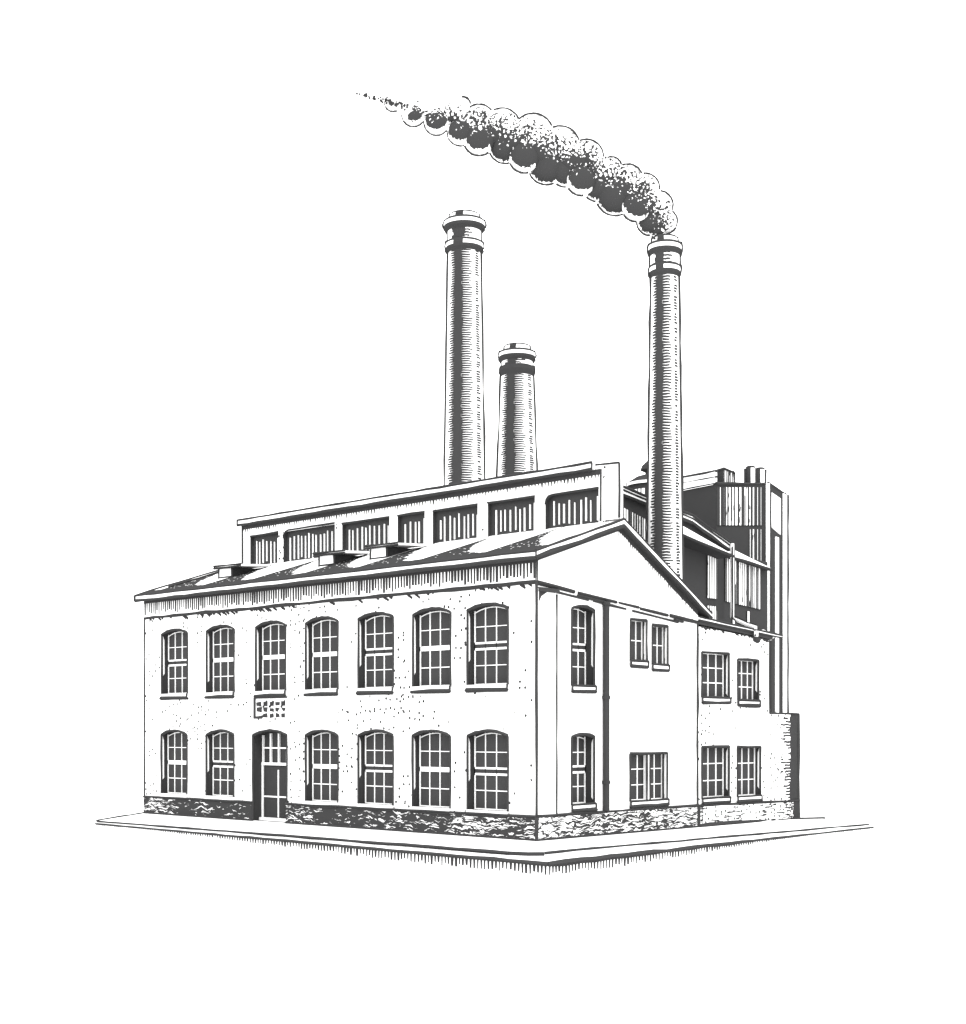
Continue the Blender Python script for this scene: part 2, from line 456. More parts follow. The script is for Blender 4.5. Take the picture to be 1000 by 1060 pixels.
gh = [hole(arch(1.34, 2.98, .14), 1.95, 5.61), hole(arch(1.34, 2.60, .10), 1.95, 1.22),
      hole([(0, 0), (0, 1.60), (1.06, 1.60), (1.06, 0)], 5.49, 6.66), hole([(0, 0), (0, 1.55), (1.04, 1.55), (1.04, 0)], 6.89, 6.56),
      hole([(0, 0), (0, 1.84), (2.42, 1.84), (2.42, 0)], 5.47, 1.22)]
gable = [(0, 0), (0, 10.2), (4.74, 11.86), (9.98, 9.0), (9.98, 0)]
gw.sheet(gable, gh, 0, 'white'); gw.sheet(gable, gh, .42, 'white', True)
for xa, xb, dz, w_ in ((.02, 2.1, 0, .11), (2.3, 4.6, 0, .10), (4.75, 6.0, .02, .06), (6.1, 7.9, 0, .09), (8.05, 9.98, 0, .12),
                       (.6, 2.9, -.17, .05), (3.2, 5.2, -.16, .04), (5.6, 8.6, -.17, .06)):      # the string course, broken in places
    gw.line((xa, -.03, 9.26 + dz - xa * .0902), (xb, -.03, 9.26 + dz - xb * .0902), w_)
for i in range(5):
    x = random.uniform(.5, 8.5); gw.line((x, -.06, 9.16 - x * .09), (x + random.uniform(.3, .9), -.06, 9.08 - x * .09), .04)
gw.line((9.98, -.02, 0), (9.98, -.02, 8.4), .085)
gw.line((0, -.02, .03), (9.98, -.02, .03), .05)
gw.build('wall', F)
rw = MB()      # walls at the back and far end
rw.face([(9.97, 0.42, 0), (9.97, 24.8, 0), (9.97, 24.8, 9.0), (9.97, .42, 9.0)], 'white')
rw.face([(9.97, 24.78, 0), (.42, 24.78, 0), (0, 24.78, 0), (0, 24.78, 10.2), (4.74, 24.78, 11.86), (9.97, 24.78, 9.0)], 'white')
rw.build('wall', F)
pl = MB()      # rubble plinth
def plinth(x0, x1, z1a, z1b, k, y=-.07):
    pl.face([(x0, y, 0), (x1, y, 0), (x1, y, z1b), (x0, y, z1a)], k)
    pl.face([(x0, y, z1a), (x1, y, z1b), (x1, 0, z1b), (x0, 0, z1a)], 'white')
    pl.line((x0, y, z1a), (x1, y, z1b), .075)
    pl.face([(x0, 0, 0), (x0, y, 0), (x0, y, z1a), (x0, 0, z1a)], 'ink'); pl.face([(x1, y, 0), (x1, 0, 0), (x1, 0, z1b), (x1, y, z1b)], 'ink')
plinth(-24.8, -16.44, .80, .82, 'rubble'); plinth(-14.09, 0.07, .83, .86, 'rubble')
pl.line((-14.09, -.08, .03), (.07, -.08, .03), .07); pl.line((0.07, -.08, 0), (0.07, -.08, .86), .14)
pl.line((-24.8, -.08, .03), (-16.44, -.08, .03), .07)
pl.build('plinth', F, rot=LONG)
pl = MB(); plinth(-.07, 9.98, .88, .90, 'rubble2'); pl.line((-.07, -.08, .03), (9.98, -.08, .03), .06); pl.line((9.98, -.08, 0), (9.98, -.08, .9), .16)
pl.build('plinth', F)
# sashes of the long front: two makes, one with a pale meeting rail and one with a dark one
protos = {r: window(WW, WH, RI, 3, 4, r, None, 'heavy') for r in ('white', 'dark')}
protos_lo = {r: window(WW, WH - .03, RI, 3, 4, r, None, 'light') for r in ('white', 'dark')}
used = set()
for ys, z, pr, pat in ((upY, upZ, protos, 'dwwwdwd'), (loY, loZ, protos_lo, 'wd-wdwd')):
    for y, p in zip(ys, pat):
        if not y: continue
        src = pr['white' if p == 'w' else 'dark']
        o = src if src not in used else copy_tree(src, F)
        used.add(src); put(o, F, (0, y, z), LONG)
put(window(1.34, 2.98, .14, 2, 4, 'dark', None, 'heavy', True, .38), F, (1.95, 0, 5.61), 0)
put(window(1.34, 2.60, .10, 2, 4, 'dark', None, 'heavy', True, .40), F, (1.95, 0, 1.22), 0)
put(window(1.06, 1.60, 0, 2, 2, 'w', None, 'heavy', True, .18, lining='white'), F, (5.49, 0, 6.66), 0)
put(window(1.04, 1.55, 0, 2, 2, 'w', None, 'heavy', True, .18, lining='white'), F, (6.89, 0, 6.56), 0)
w2 = put(window(2.42, 1.84, 0, 4, 3, 'w', None, 'heavy', True, .20, lining='white'), F, (5.47, 0, 1.22), 0)
mu = MB(); mu.box(1.16, 1.30, .02, .22, 0, 1.80, 'white'); mu.line((1.14, .03, .02), (1.14, .03, 1.8), .05); mu.line((1.32, .03, .02), (1.32, .03, 1.8), .05)
mu.build('mullion', w2)
# front door with a fanlight
o = arch(DW, DH - .02, DRI); dm = MB()
for a, b in zip(o, o[1:] + o[:1]):
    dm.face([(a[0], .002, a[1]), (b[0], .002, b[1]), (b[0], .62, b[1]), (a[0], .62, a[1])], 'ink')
dm.line(*[(x, -.01, z) for x, z in o[1:-1]], .08); dm.line((0, -.01, 0), (0, -.01, DH - DRI), .07); dm.line((DW, -.01, 0), (DW, -.01, DH - DRI), .05)
door = put(dm.build('door'), F, (0, 16.44, .02), LONG)
q = MB(); q.face([(x, .56, z) for x, z in o], 'glass'); q.face([(x, .6, z) for x, z in o][::-1], 'glass'); q.build('pane', door)
q = MB(); Y0, Y1 = .44, .55
q.box(.03, .13, Y0, Y1, 0, 2.42); q.box(DW - .13, DW - .03, Y0, Y1, 0, 2.42); q.box(.03, DW - .03, Y0 - .01, Y1, 2.42, 2.53)
for x in (.62, 1.18, 1.74): q.box(x - .035, x + .035, Y0 + .02, Y1, 2.53, 3.80)
q.box(.05, .11, Y0 + .02, Y1, 2.53, 3.72); q.box(DW - .11, DW - .05, Y0 + .02, Y1, 2.53, 3.72)
q.box(.05, DW - .05, Y0 + .03, Y1 - .01, 3.14, 3.20)
q.build('frame', door)
q = MB(); q.box(.15, DW - .15, Y0 + .04, Y1 - .005, .14, 2.38, 'ink'); q.box(DW / 2 - .035, DW / 2 + .035, Y0 + .015, Y0 + .05, .16, 2.22)
q.box(.16, DW / 2 - .04, Y0 + .02, Y0 + .05, 1.02, 1.08); q.box(DW / 2 + .04, DW - .16, Y0 + .02, Y0 + .05, 1.02, 1.08)
q.build('door_leaf', door)
q = MB(); q.box(.03, DW - .03, .30, .56, -.015, .13); q.build('threshold', door)
# frieze board with the shade of the eaves put in as ink hatching
q = MB()
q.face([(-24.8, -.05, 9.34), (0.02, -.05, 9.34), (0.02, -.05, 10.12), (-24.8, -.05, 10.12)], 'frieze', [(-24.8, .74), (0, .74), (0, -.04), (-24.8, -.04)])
q.face([(-24.8, -.05, 9.34), (-24.8, 0, 9.34), (0.02, 0, 9.34), (0.02, -.05, 9.34)], 'white')
q.face([(.02, -.05, 9.34), (.02, 0, 9.34), (.02, 0, 10.12), (.02, -.05, 10.12)], 'white')
q.build('frieze', F, rot=LONG)
# roof: two slopes, slated
RX, RZ = 4.74, 12.02
def roofz(x): return 10.36 + (x + .38) * (RZ - 10.36) / (RX + .38) if x < RX else RZ - (x - RX) * .553
q = MB(); th = .25; Ya, Yb = -.30, 25.05
A, Bq, Cq = (-.38, 10.36), (RX, RZ), (10.6, roofz(10.6))
sl_ = math.hypot(RX + .38, RZ - 10.36)
q.face([(A[0], Yb, A[1]), (A[0], Ya, A[1]), (Bq[0], Ya, Bq[1]), (Bq[0], Yb, Bq[1])], 'roof', [(Yb, 0), (Ya, 0), (Ya, sl_), (Yb, sl_)])
q.face([(Bq[0], Yb, Bq[1]), (Bq[0], Ya, Bq[1]), (Cq[0], Ya, Cq[1]), (Cq[0], Yb, Cq[1])], 'roof', [(Yb, sl_), (Ya, sl_), (Ya, 0), (Yb, 0)])
q.face([(A[0], Yb, A[1] - th), (A[0], Ya, A[1] - th), (A[0], Ya, A[1]), (A[0], Yb, A[1])], 'white')
for y in (Ya, Yb):
    q.face([(A[0], y, A[1] - th), (Bq[0], y, Bq[1] - th), (Bq[0], y, Bq[1]), (A[0], y, A[1])], 'white')
    q.face([(Bq[0], y, Bq[1] - th), (Cq[0], y, Cq[1] - .2), (Cq[0], y, Cq[1]), (Bq[0], y, Bq[1])], 'white')
q.face([(Cq[0], Ya, Cq[1] - .2), (Cq[0], Yb, Cq[1] - .2), (Cq[0], Yb, Cq[1]), (Cq[0], Ya, Cq[1])], 'white')
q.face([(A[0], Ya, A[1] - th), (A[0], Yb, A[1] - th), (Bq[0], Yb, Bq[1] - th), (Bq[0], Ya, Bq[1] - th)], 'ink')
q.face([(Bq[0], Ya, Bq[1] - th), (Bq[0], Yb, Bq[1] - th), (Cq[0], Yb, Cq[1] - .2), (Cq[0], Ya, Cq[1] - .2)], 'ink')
q.line((A[0], Ya, A[1]), (A[0], Yb, A[1]), .075); q.line((A[0], Ya, A[1] - th), (A[0], Yb, A[1] - th), .10)
q.line((A[0], Ya, A[1] - th), (A[0], Ya, A[1]), .07); q.line((A[0], Yb, A[1] - th), (A[0], Yb, A[1]), .10)
q.line((A[0], Ya, A[1]), (RX, Ya, RZ), .07); q.line((RX, Ya, RZ), (Cq[0], Ya, Cq[1]), .07)
q.line((A[0], Yb, A[1]), (RX, Yb, RZ), .10); q.line((A[0], Ya, A[1] - th), (RX, Ya, RZ - th), .13)
q.line((.9, Yb - .9, roofz(.9) + .03), (RX - .4, Yb - .9, roofz(RX - .4) + .03), .07)
q.line((RX, Ya, RZ - th), (Cq[0], Ya, Cq[1] - .2), .08)
roof = q.build('roof', F)
q = MB()      # shadow under the verge, put in as a ragged ink strip
def verge(x0, x1, dz, h, y, k):
    z0, z1 = roofz(x0) - dz, roofz(x1) - dz; L = math.hypot(x1 - x0, z1 - z0)
    q.face([(x0, y, z0 - h), (x1, y, z1 - h), (x1, y, z1), (x0, y, z0)], k, [(0, h), (L, h), (L, 0), (0, 0)])
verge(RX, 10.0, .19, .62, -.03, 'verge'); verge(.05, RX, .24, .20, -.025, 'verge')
q.build('verge_shadow', F)
q = MB()      # corner pilaster with its cap, the shading below it put in as an ink wedge
q.box(0.02, 1.04, -.06, 0, .9, 9.06, 'white'); q.line((1.04, -.06, .9), (1.04, -.06, 8.9), .045)
q.box(0.03, 1.12, -.14, 0, 8.95, 9.10, 'ink'); q.prism([(.05, -.065, 8.95), (.5, -.065, 8.95), (.2, -.065, 8.78), (.05, -.065, 8.55)], (0, .03, 0), 'ink')
q.build('pilaster', F)
q = MB(); q.tube([(3.86, -.12, 8.80), (3.86, -.12, .92)], .125, 'ink', 12)
for z in (8.75, 5.2, 2.0): q.tube([(3.86, -.12, z - .06), (3.86, -.12, z + .06)], .16, 'ink', 12)
q.build('downpipe', F)
# roof lights: low boxed vents on the front slope
for k, (y, x) in enumerate(((21.0, 1.9), (13.75, 1.9), (10.7, 2.15))):
    z = roofz(x)
    v = MB(); hw = .50
    v.box(-hw, hw, 0, 1.6, -.12, .50, 'white', sides=dict(right='roof', left='ink'))
    for sx in (-hw, hw): v.line((sx, 0, -.1), (sx, 0, .5), .08)
    v.line((-hw, -.01, .02), (hw, -.01, .02), .06)
    vent = v.build('roof_vent', roof, (x, y, z + .06) if 0 else (x, y, z))
    vent.location = Vector((x, y, z)) - BASE[F.name] - roof.location; vent.rotation_euler = (0, 0, LONG)
    # the lid is cast with the vent; a wide flat slab
    l = MB(); l.prism([(-hw - .2, -.16, .46), (hw + .75, -.05, .46), (hw + .55, 1.75, .60), (-hw - .1, 1.75, .60)], (0, 0, .09), 'white', 'white')
    l.line((-hw - .2, -.16, .46), (hw + .75, -.05, .46), .07); l.line((-hw - .2, -.16, .56), (hw + .75, -.05, .56), .05)
    lid = l.build('lid', roof); lid.name = 'vent_lid'; lid.location = vent.location.copy(); lid.rotation_euler = (0, 0, LONG)
# clerestory standing on the ridge
CX = 4.5
cw = [(20.30, 22.50, 13.44, 0), (16.20, 19.94, 13.46, 1), (12.54, 15.70, 13.38, 0), (10.32, 12.02, 13.37, 0), (7.18, 9.83, 13.35, 0), (4.02, 6.60, 13.34, 0), (.76, 3.47, 13.30, 1)]
ZB = 11.9
def chole(y0, y1, zt, rnd):
    w_, h_ = y1 - y0, zt - ZB
    p = [(0, 0), (0, h_ - .35), (.05, h_ - .16), (.16, h_ - .05), (.36, h_)] if rnd else [(0, 0), (0, h_)]
    return p + [(w_, h_), (w_, 0)]
q = MB(); hs = [hole(chole(*c), -c[1], ZB) for c in cw]
outl = [(-23.1, 11.6), (-23.1, 14.2), (-.95, 14.2), (.24, 14.14), (.24, 12.02), (-.45, 12.02), (-.45, 11.6)]
q.sheet(outl, hs, 0, 'wall'); q.sheet(outl, hs, .23, 'white', True)
q.face([(.24, 0, 12.02), (.24, .23, 12.02), (.24, .23, 14.14), (.24, 0, 14.14)], 'white'); q.face([(-23.1, .23, 11.6), (-23.1, 0, 11.6), (-23.1, 0, 14.2), (-23.1, .23, 14.2)], 'white')
q.face([(-.95, 0, 14.2), (.24, 0, 14.14), (.24, .23, 14.14), (-.95, .23, 14.2)], 'white')
q.line((-23.1, -.01, 11.9), (-23.1, -.01, 14.1), .09); q.line((.24, 0, 12.05), (.24, 0, 14.14), .075)
q.line((-.95, 0, 14.21), (.24, 0, 14.14), .05); q.line((-.66, -.01, 12), (-.66, -.01, 14.0), .05)
cl = q.build('clerestory', F, (CX, 0, 0), LONG)
for c in cw:
    y0, y1, zt, rnd = c; o = chole(*c); w_, h_ = y1 - y0, zt - ZB
    l = MB()
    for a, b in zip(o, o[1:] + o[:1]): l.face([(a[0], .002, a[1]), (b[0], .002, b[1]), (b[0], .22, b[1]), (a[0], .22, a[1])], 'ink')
    l.face([(x, .2, z) for x, z in o], 'glass'); l.face([(x, .24, z) for x, z in o][::-1], 'glass')
    l.line(*[(x, -.005, z) for x, z in o[1:-1]], .07)
    x = .30
    while x < w_ - .15:
        zt_ = h_ - random.uniform(.22, .42); t = random.uniform(.03, .06)
        l.box(x, x + t, .14, .19, random.uniform(.05, .25), zt_); x += random.uniform(.22, .34)
    wn = l.build('clerestory_window', cl); wn.location = (-y1, 0, ZB)
q = MB()      # its eaves
q.box(-23.25, -.92, -.22, .5, 14.02, 14.26, 'white'); 
q.line((-23.25, -.22, 14.27), (-.92, -.22, 14.27), .075); q.line((-23.25, -.22, 14.02), (-.92, -.22, 14.02), .09)
q.line((-23.25, -.22, 14.0), (-23.25, -.22, 14.28), .08); q.line((-.92, -.22, 14.0), (-.92, -.22, 14.28), .07)
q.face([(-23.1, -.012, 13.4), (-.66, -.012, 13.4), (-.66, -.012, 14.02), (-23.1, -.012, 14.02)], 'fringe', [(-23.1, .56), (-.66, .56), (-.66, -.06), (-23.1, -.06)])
q.build('clerestory_eaves', cl)

# ------------------------------------------------------------------ plaque above the door
pq = thing('wall_plaque', 'small white wall plaque with three rows of blocky dark marks above the front door', 'plaque', (0, 15.2, 4.5))
q = MB(); q.box(-16.30, -14.06, -.05, .0, 4.50, 5.36, 'white')
q.box(-16.32, -16.18, -.08, -.05, 4.46, 5.40, 'ink'); q.box(-16.18, -14.02, -.08, -.05, 5.33, 5.41, 'ink')
q.prism([(-16.18, -.08, 4.46), (-15.75, -.08, 4.46), (-15.5, -.08, 4.66), (-15.75, -.08, 4.60), (-16.18, -.08, 4.56)], (0, .03, 0), 'ink')
q.build('board', pq, rot=LONG)
q = MB(); rs = random.Random(3)
for j, zz in enumerate((5.10, 4.85, 4.60)):
    for i, xx in enumerate((-15.94, -15.50, -15.06, -14.66, -14.28)):
        if i == 0 and j == 2: continue
        jj = lambda: rs.uniform(-.03, .03)
        ww, hh = (.17 if i == 0 else .125) + jj() * .5, .085 + jj() * .4
        p = [(xx - ww + jj(), -.075, zz - hh + jj()), (xx + ww + jj(), -.075, zz - hh + jj()), (xx + ww + jj(), -.075, zz + hh + jj()), (xx - ww + jj(), -.075, zz + hh + jj())]
        if j == 1 and i in (3, 4): p[0 if i == 4 else 1] = (xx, -.075, zz - hh)
        q.prism(p, (0, .03, 0), 'ink')
        if (i, j) in ((1, 0), (2, 0), (4, 0)): q.line((xx - .15, -.07, zz - .14), (xx + .12, -.07, zz + .12), .045)
q.build('lettering', pq, rot=LONG)

# ------------------------------------------------------------------ low annex on the right
AX = thing('annex', 'low white annex with four square barred windows adjoining the gable end', 'annex', (14, 1.5, 0))
aw = [(10.31, 5.32, 2.0, 1.86, 3), (12.96, 5.24, 1.62, 1.74, 3), (10.31, 1.16, 2.0, 2.12, 3), (12.92, 1.14, 1.82, 2.11, 3)]
q = MB(); hs = [hole([(0, 0), (0, h_), (w_, h_), (w_, 0)], x, z) for x, z, w_, h_, c in aw]
ol = [(10.0, 0), (10.0, 8.22), (15.45, 7.9), (15.45, 4.72), (17.9, 4.68), (17.9, 0)]
q.sheet(ol, hs, .01, 'annex'); q.sheet(ol, hs, .40, 'white', True)
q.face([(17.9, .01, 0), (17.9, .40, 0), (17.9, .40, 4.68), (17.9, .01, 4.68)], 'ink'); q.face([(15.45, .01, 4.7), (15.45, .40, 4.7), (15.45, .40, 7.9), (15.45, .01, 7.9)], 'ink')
q.face([(15.45, .01, 4.72), (17.9, .01, 4.68), (17.9, .40, 4.68), (15.45, .40, 4.72)], 'white')
q.line((15.45, 0, 4.72), (17.9, 0, 4.69), .06); q.line((17.88, 0, 0), (17.88, 0, 4.69), .10); q.line((15.45, 0.02, 4.72), (15.45, 0.02, 7.9), .05)
q.line((10.0, -.06, .03), (13.2, -.06, .04), w=(.26, .2)); q.line((13.2, -.06, .04), (15.4, -.06, .06), w=(.2, .02)); q.line((15.6, -.06, .02), (17.8, -.06, .03), w=(.03, .06))
q.build('wall', AX)
q = MB(); q.box(10.0, 15.4, .41, 3.0, 0, 7.7, 'white'); q.box(15.4, 17.88, .41, 6, 0, 4.6, 'white'); q.build('wall', AX)
q = MB()
q.prism([(10.0, -.08, 8.30), (15.6, -.08, 7.92), (15.6, -.08, 8.10), (10.0, -.08, 8.48)], (0, .55, 0), 'ink')
q.prism([(10.0, -.12, 8.50), (16.3, -.12, 8.06), (16.3, -.12, 8.13), (10.0, -.12, 8.58)], (0, .6, 0), 'white')
q.line((10.0, -.12, 8.59), (16.3, -.12, 8.14), .045); q.line((10.0, -.10, 8.47), (16.3, -.10, 8.03), .06)
for i in range(26):
    x = random.uniform(10.2, 15.3); l = random.uniform(.06, .26)
    q.line((x, 0, 8.26 - (x - 10) * .062), (x + l * .8, 0, 8.26 - (x - 10) * .062 - l * .5), .05)
q.build('coping', AX)
pl = MB(); plinth(10.05, 17.86, .88, .80, 'plinth_clean', -.05); pl.build('plinth', AX)
for x, z, w_, h_, c in aw:
    o = window(w_, h_, 0, c, 3 if z > 3 else 3, 'w', None, 'heavy', True, .24, bar=.042)
    put(o, AX, (x, .01, z), 0)

# ------------------------------------------------------------------ tall boiler hall behind the gable
HL = thing('boiler_hall', 'dark boarded hall with shallow sloping roof rising behind the white gable', 'hall', (10.5, 13, 0))
def hz(x): return 14.10 if x < 8.4 else (14.10 - (x - 8.4) * .131 if x < 13.6 else 13.42 - (x - 13.6) * .31)
q = MB(); y = 3.0
q.face([(4.85, y, 8.5), (16.4, y, 8.5), (16.4, y, hz(16.4) - .3), (13.6, y, 13.12), (8.4, y, hz(8.4) - .3), (4.85, y, 13.8)], 'ink')
q.face([(16.4, y, 0), (16.4, 22, 0), (16.4, 22, 12.3), (16.4, y, 12.3)], 'ink')
q.face([(16.4, 22, 0), (4.85, 22, 0), (4.85, 22, 13.8), (8.4, 22, 13.8), (16.4, 22, 12.3)], 'white')
q.build('wall', HL)
q = MB()      # roof sheet with a white verge
for a, b in (((4.85, 14.1), (8.4, 14.1)), ((8.4, 14.1), (13.6, 13.42)), ((13.6, 13.42), (16.75, hz(16.75)))):
    q.face([(a[0], 2.75, a[1]), (b[0], 2.75, b[1]), (b[0], 22.2, b[1]), (a[0], 22.2, a[1])], 'white')
    q.face([(a[0], 2.75, a[1] - .30), (b[0], 2.75, b[1] - .30), (b[0], 2.75, b[1]), (a[0], 2.75, a[1])], 'white')
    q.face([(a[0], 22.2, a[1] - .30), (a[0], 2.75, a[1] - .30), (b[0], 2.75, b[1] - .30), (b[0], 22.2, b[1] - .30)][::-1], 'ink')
    q.line((a[0], 2.75, a[1]), (b[0], 2.75, b[1]), .09); q.line((a[0], 2.75, a[1] - .32), (b[0], 2.75, b[1] - .32), .10)
q.line((8.4, 2.73, 13.96), (13.6, 2.73, 13.28), (16.75, 2.73, hz(16.75) - .14), .04)
q.face([(16.75, 2.75, hz(16.75) - .3), (16.75, 22.2, hz(16.75) - .3), (16.75, 22.2, hz(16.75)), (16.75, 2.75, hz(16.75))], 'white')
q.build('roof', HL)
def panel(x0, x1, z0, z1, y, k, name, parent, z0b=None, z1b=None, fr=.05):
    z0b = z0 if z0b is None else z0b; z1b = z1 if z1b is None else z1b
    q = MB(); p = [(x0, y, z0), (x1, y, z0b), (x1, y, z1b), (x0, y, z1)]
    q.prism([tuple(c) for c in p], (0, .05, 0), k, 'ink'); 
    return q.build(name, parent)
panel(8.9, 10.55, 11.2, 13.25, 2.93, 'boards', 'cladding', HL, 10.4, 12.9)
panel(15.0, 15.72, 9.9, 11.98, 2.92, 'boards', 'cladding', HL)
panel(15.0, 15.72, 8.55, 9.55, 2.92, 'midboards', 'cladding', HL)
q = MB()      # short lean-to canopy against the boarded wall
q.face([(11.2, 2.95, 13.38), (11.2, 2.0, 12.47), (15.7, 2.0, 11.80), (15.75, 2.95, 12.05)], 'white')
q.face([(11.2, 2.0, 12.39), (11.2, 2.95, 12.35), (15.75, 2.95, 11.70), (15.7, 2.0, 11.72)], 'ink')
q.face([(11.2, 2.0, 12.39), (15.7, 2.0, 11.72), (15.7, 2.0, 11.80), (11.2, 2.0, 12.47)], 'white')
q.face([(11.2, 2.95, 13.38), (11.2, 2.95, 12.35), (11.2, 2.0, 12.39), (11.2, 2.0, 12.47)], 'ink')
q.line((11.2, 2.95, 13.38), (15.75, 2.95, 12.05), .09); q.line((11.2, 2.0, 12.41), (15.7, 2.0, 11.74), .08); q.line((12.9, 2.4, 12.50), (15.3, 2.3, 11.95), .04)
q.build('canopy', HL)
q = MB()
q.tube([(16.55, 2.65, 12.45), (16.55, 2.65, 9.10), (16.3, 2.2, 8.90), (15.5, 1.2, 8.62), (14.6, .3, 8.45), (14.1, -.20, 8.34), (13.95, -.28, 8.18), (13.95, -.28, 7.95)], .09, 'white', 12)
q.line((16.43, 2.55, 12.3), (16.43, 2.55, 9.05), (16.15, 2.05, 8.80), (15.3, 1.0, 8.52), (14.4, .15, 8.36), (13.95, -.3, 8.24), (13.85, -.30, 8.0), .06)
q.line((16.68, 2.62, 12.4), (16.68, 2.62, 9.15), (16.4, 2.15, 8.98), (15.6, 1.2, 8.71), (14.7, .25, 8.53), (14.12, -.25, 8.40), (14.05, -.30, 8.0), .06)
q.tube([(13.95, -.28, 7.98), (13.97, -.26, 7.84), (14.12, -.26, 7.82)], .14, 'ink', 10)
q.build('downpipe', HL)

# ------------------------------------------------------------------ lean-to shed between hall and tower
SH = thing('lean_to_shed', 'narrow corrugated lean-to shed between the boiler hall and the steel tower', 'shed', (19.2, 4.3, 0))
q = MB(); q.face([(16.9, 3.7, 7), (21.2, 3.7, 7), (21.2, 3.7, 12.1), (16.9, 3.7, 12.2)], 'ink'); q.face([(16.9, 4.6, 7), (16.9, 3.7, 7), (16.9, 3.7, 12.2), (16.9, 4.6, 12.2)], 'ink')
q.face([(16.9, 3.7, 7), (16.9, 3.7, 0), (21.2, 3.7, 0), (21.2, 3.7, 7)], 'ink'); q.build('wall', SH)
panel(17.5, 20.55, 9.95, 11.95, 3.62, 'midboards', 'cladding', SH, 9.75, 11.85)
panel(18.1, 18.25, 8.9, 9.7, 3.63, 'white', 'batten', SH); panel(19.35, 19.5, 8.8, 9.6, 3.63, 'white', 'batten', SH)
q = MB()
q.face([(17.0, 4.4, 13.0), (17.0, 3.3, 12.10), (21.0, 3.3, 11.72), (20.9, 4.4, 12.25)], 'white')
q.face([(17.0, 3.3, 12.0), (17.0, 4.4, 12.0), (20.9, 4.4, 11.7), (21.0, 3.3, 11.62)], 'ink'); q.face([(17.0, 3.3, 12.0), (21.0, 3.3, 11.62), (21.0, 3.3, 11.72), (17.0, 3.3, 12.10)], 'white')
q.line((17.0, 4.4, 13.0), (20.9, 4.4, 12.25), .10); q.line((17.0, 3.3, 12.03), (21.0, 3.3, 11.66), .09); q.line((17.2, 3.85, 12.56), (20.6, 3.7, 11.94), .05); q.line((17.0, 3.3, 12.0), (17.0, 4.4, 13.0), .05)
q.build('roof', SH)
q = MB(); q.tube([(19.6, 3.3, 8.55), (20.2, 3.3, 8.62), (20.7, 3.3, 8.5), (20.85, 3.3, 8.35)], .14, 'white', 8); q.build('pipe', SH)

# ------------------------------------------------------------------ steel-framed tower
Rv, Fv = Vector((.6854, -.7281, 0)), Vector((.7281, .6854, 0)); Cv = Vector((-38.8226, -33.9046, 0))
def T(l, d, z): p = Cv + Rv * l + Fv * d; return (p.x, p.y, z)        # the tower stands askew: l along its front, d behind the lane
TW = thing('boiler_tower', 'dark steel-framed boiler tower with ribbed panels and pipes on top, rearmost on the right', 'tower', T(13, 75, 0))
a0, a1, a2, al = (11.72, 72.0), (14.30, 72.0), (15.83, 74.9), (8.2, 77.0)
back = (12.0, 80.0)
q = MB(); zt = 16.30
loop = [al, a0, a1, a2, back]
for (p0, p1) in zip(loop, loop[1:] + loop[:1]):
    q.face([T(*p0, 0), T(*p1, 0), T(*p1, zt), T(*p0, zt)], 'ink')
q.face([T(*p, zt) for p in loop], 'ink')
q.build('wall', TW)
def tpanel(p0, p1, t0, t1, z0, z1, k, name, off=.06, z0b=None, z1b=None, th=.05):
    A_, B_ = Vector(T(*p0, 0)), Vector(T(*p1, 0)); d = (B_ - A_); n = Vector((d.y, -d.x, 0)).normalized(); L = d.length
    P = lambda t, z, o: tuple(A_ + d * t + n * o + Vector((0, 0, z)))
    z0b = z0 if z0b is None else z0b; z1b = z1 if z1b is None else z1b
    q = MB(); f = [P(t0, z0, off), P(t1, z0b, off), P(t1, z1b, off), P(t0, z1, off)]
    b = [P(t0, z0, off - th), P(t1, z0b, off - th), P(t1, z1b, off - th), P(t0, z1, off - th)]
    q.face(f, k, [(t0 * L, z0), (t1 * L, z0), (t1 * L, z1), (t0 * L, z1)])
    for i in range(4): j = (i + 1) % 4; q.face([f[j], f[i], b[i], b[j]], 'ink' if k != 'white' else 'white')
    return q.build(name, TW)
tpanel(a0, a1, .0, .30, 14.22, 16.12, 'darkboards', 'cladding')
tpanel(a0, a1, .30, .88, 14.22, 16.12, 'boards', 'cladding')
tpanel(a0, a1, .64, .88, 12.4, 14.02, 'boards', 'cladding')
tpanel(a0, a1, .95, 1.03, 0.2, 16.32, 'white', 'corner_post', .10, th=.12)
tpanel(a1, a2, .06, .62, 14.22, 15.95, 'white', 'side_panel', .05, 14.0, 15.85)
tpanel(a1, a2, .36, .52, 4.0, 13.80, 'white', 'batten', .05)
tpanel(a1, a2, .74, .94, .2, 16.18, 'white', 'corner_post', .08)
tpanel(al, a0, -.1, .995, 16.34, 17.0, 'white', 'parapet', .10, 16.34, 16.94, .15)
q = MB()
q.line(T(al[0], al[1] - .12, 16.98), T(a0[0], a0[1] - .12, 16.94), .11); q.line(T(al[0], al[1] - .12, 16.72), T(a0[0], a0[1] - .12, 16.64), .06); q.line(T(al[0], al[1] - .12, 16.34), T(a0[0], a0[1] - .12, 16.34), .07)
q.line(T(*a1, 16.36), T(*a2, 16.22), .09); q.line(T(a2[0] + .05, a2[1] - .12, 0), T(a2[0] + .05, a2[1] - .12, 16.2), .09); q.line(T(a1[0] + .1, a1[1] - .12, 0), T(a1[0] + .1, a1[1] - .12, 16.3), .05)
q.line(T(a0[0], a0[1] - .05, 16.3), T(*a1, 16.3), .10)
q.build('steel_frame', TW)
def facing(x, y): return math.degrees(math.atan2(-33.9046 - y, -38.8226 - x))
q = MB()
A_, B_, C_, D_ = (11.62, 72.6), (12.12, 72.25), (12.76, 72.9), (12.3, 73.4)
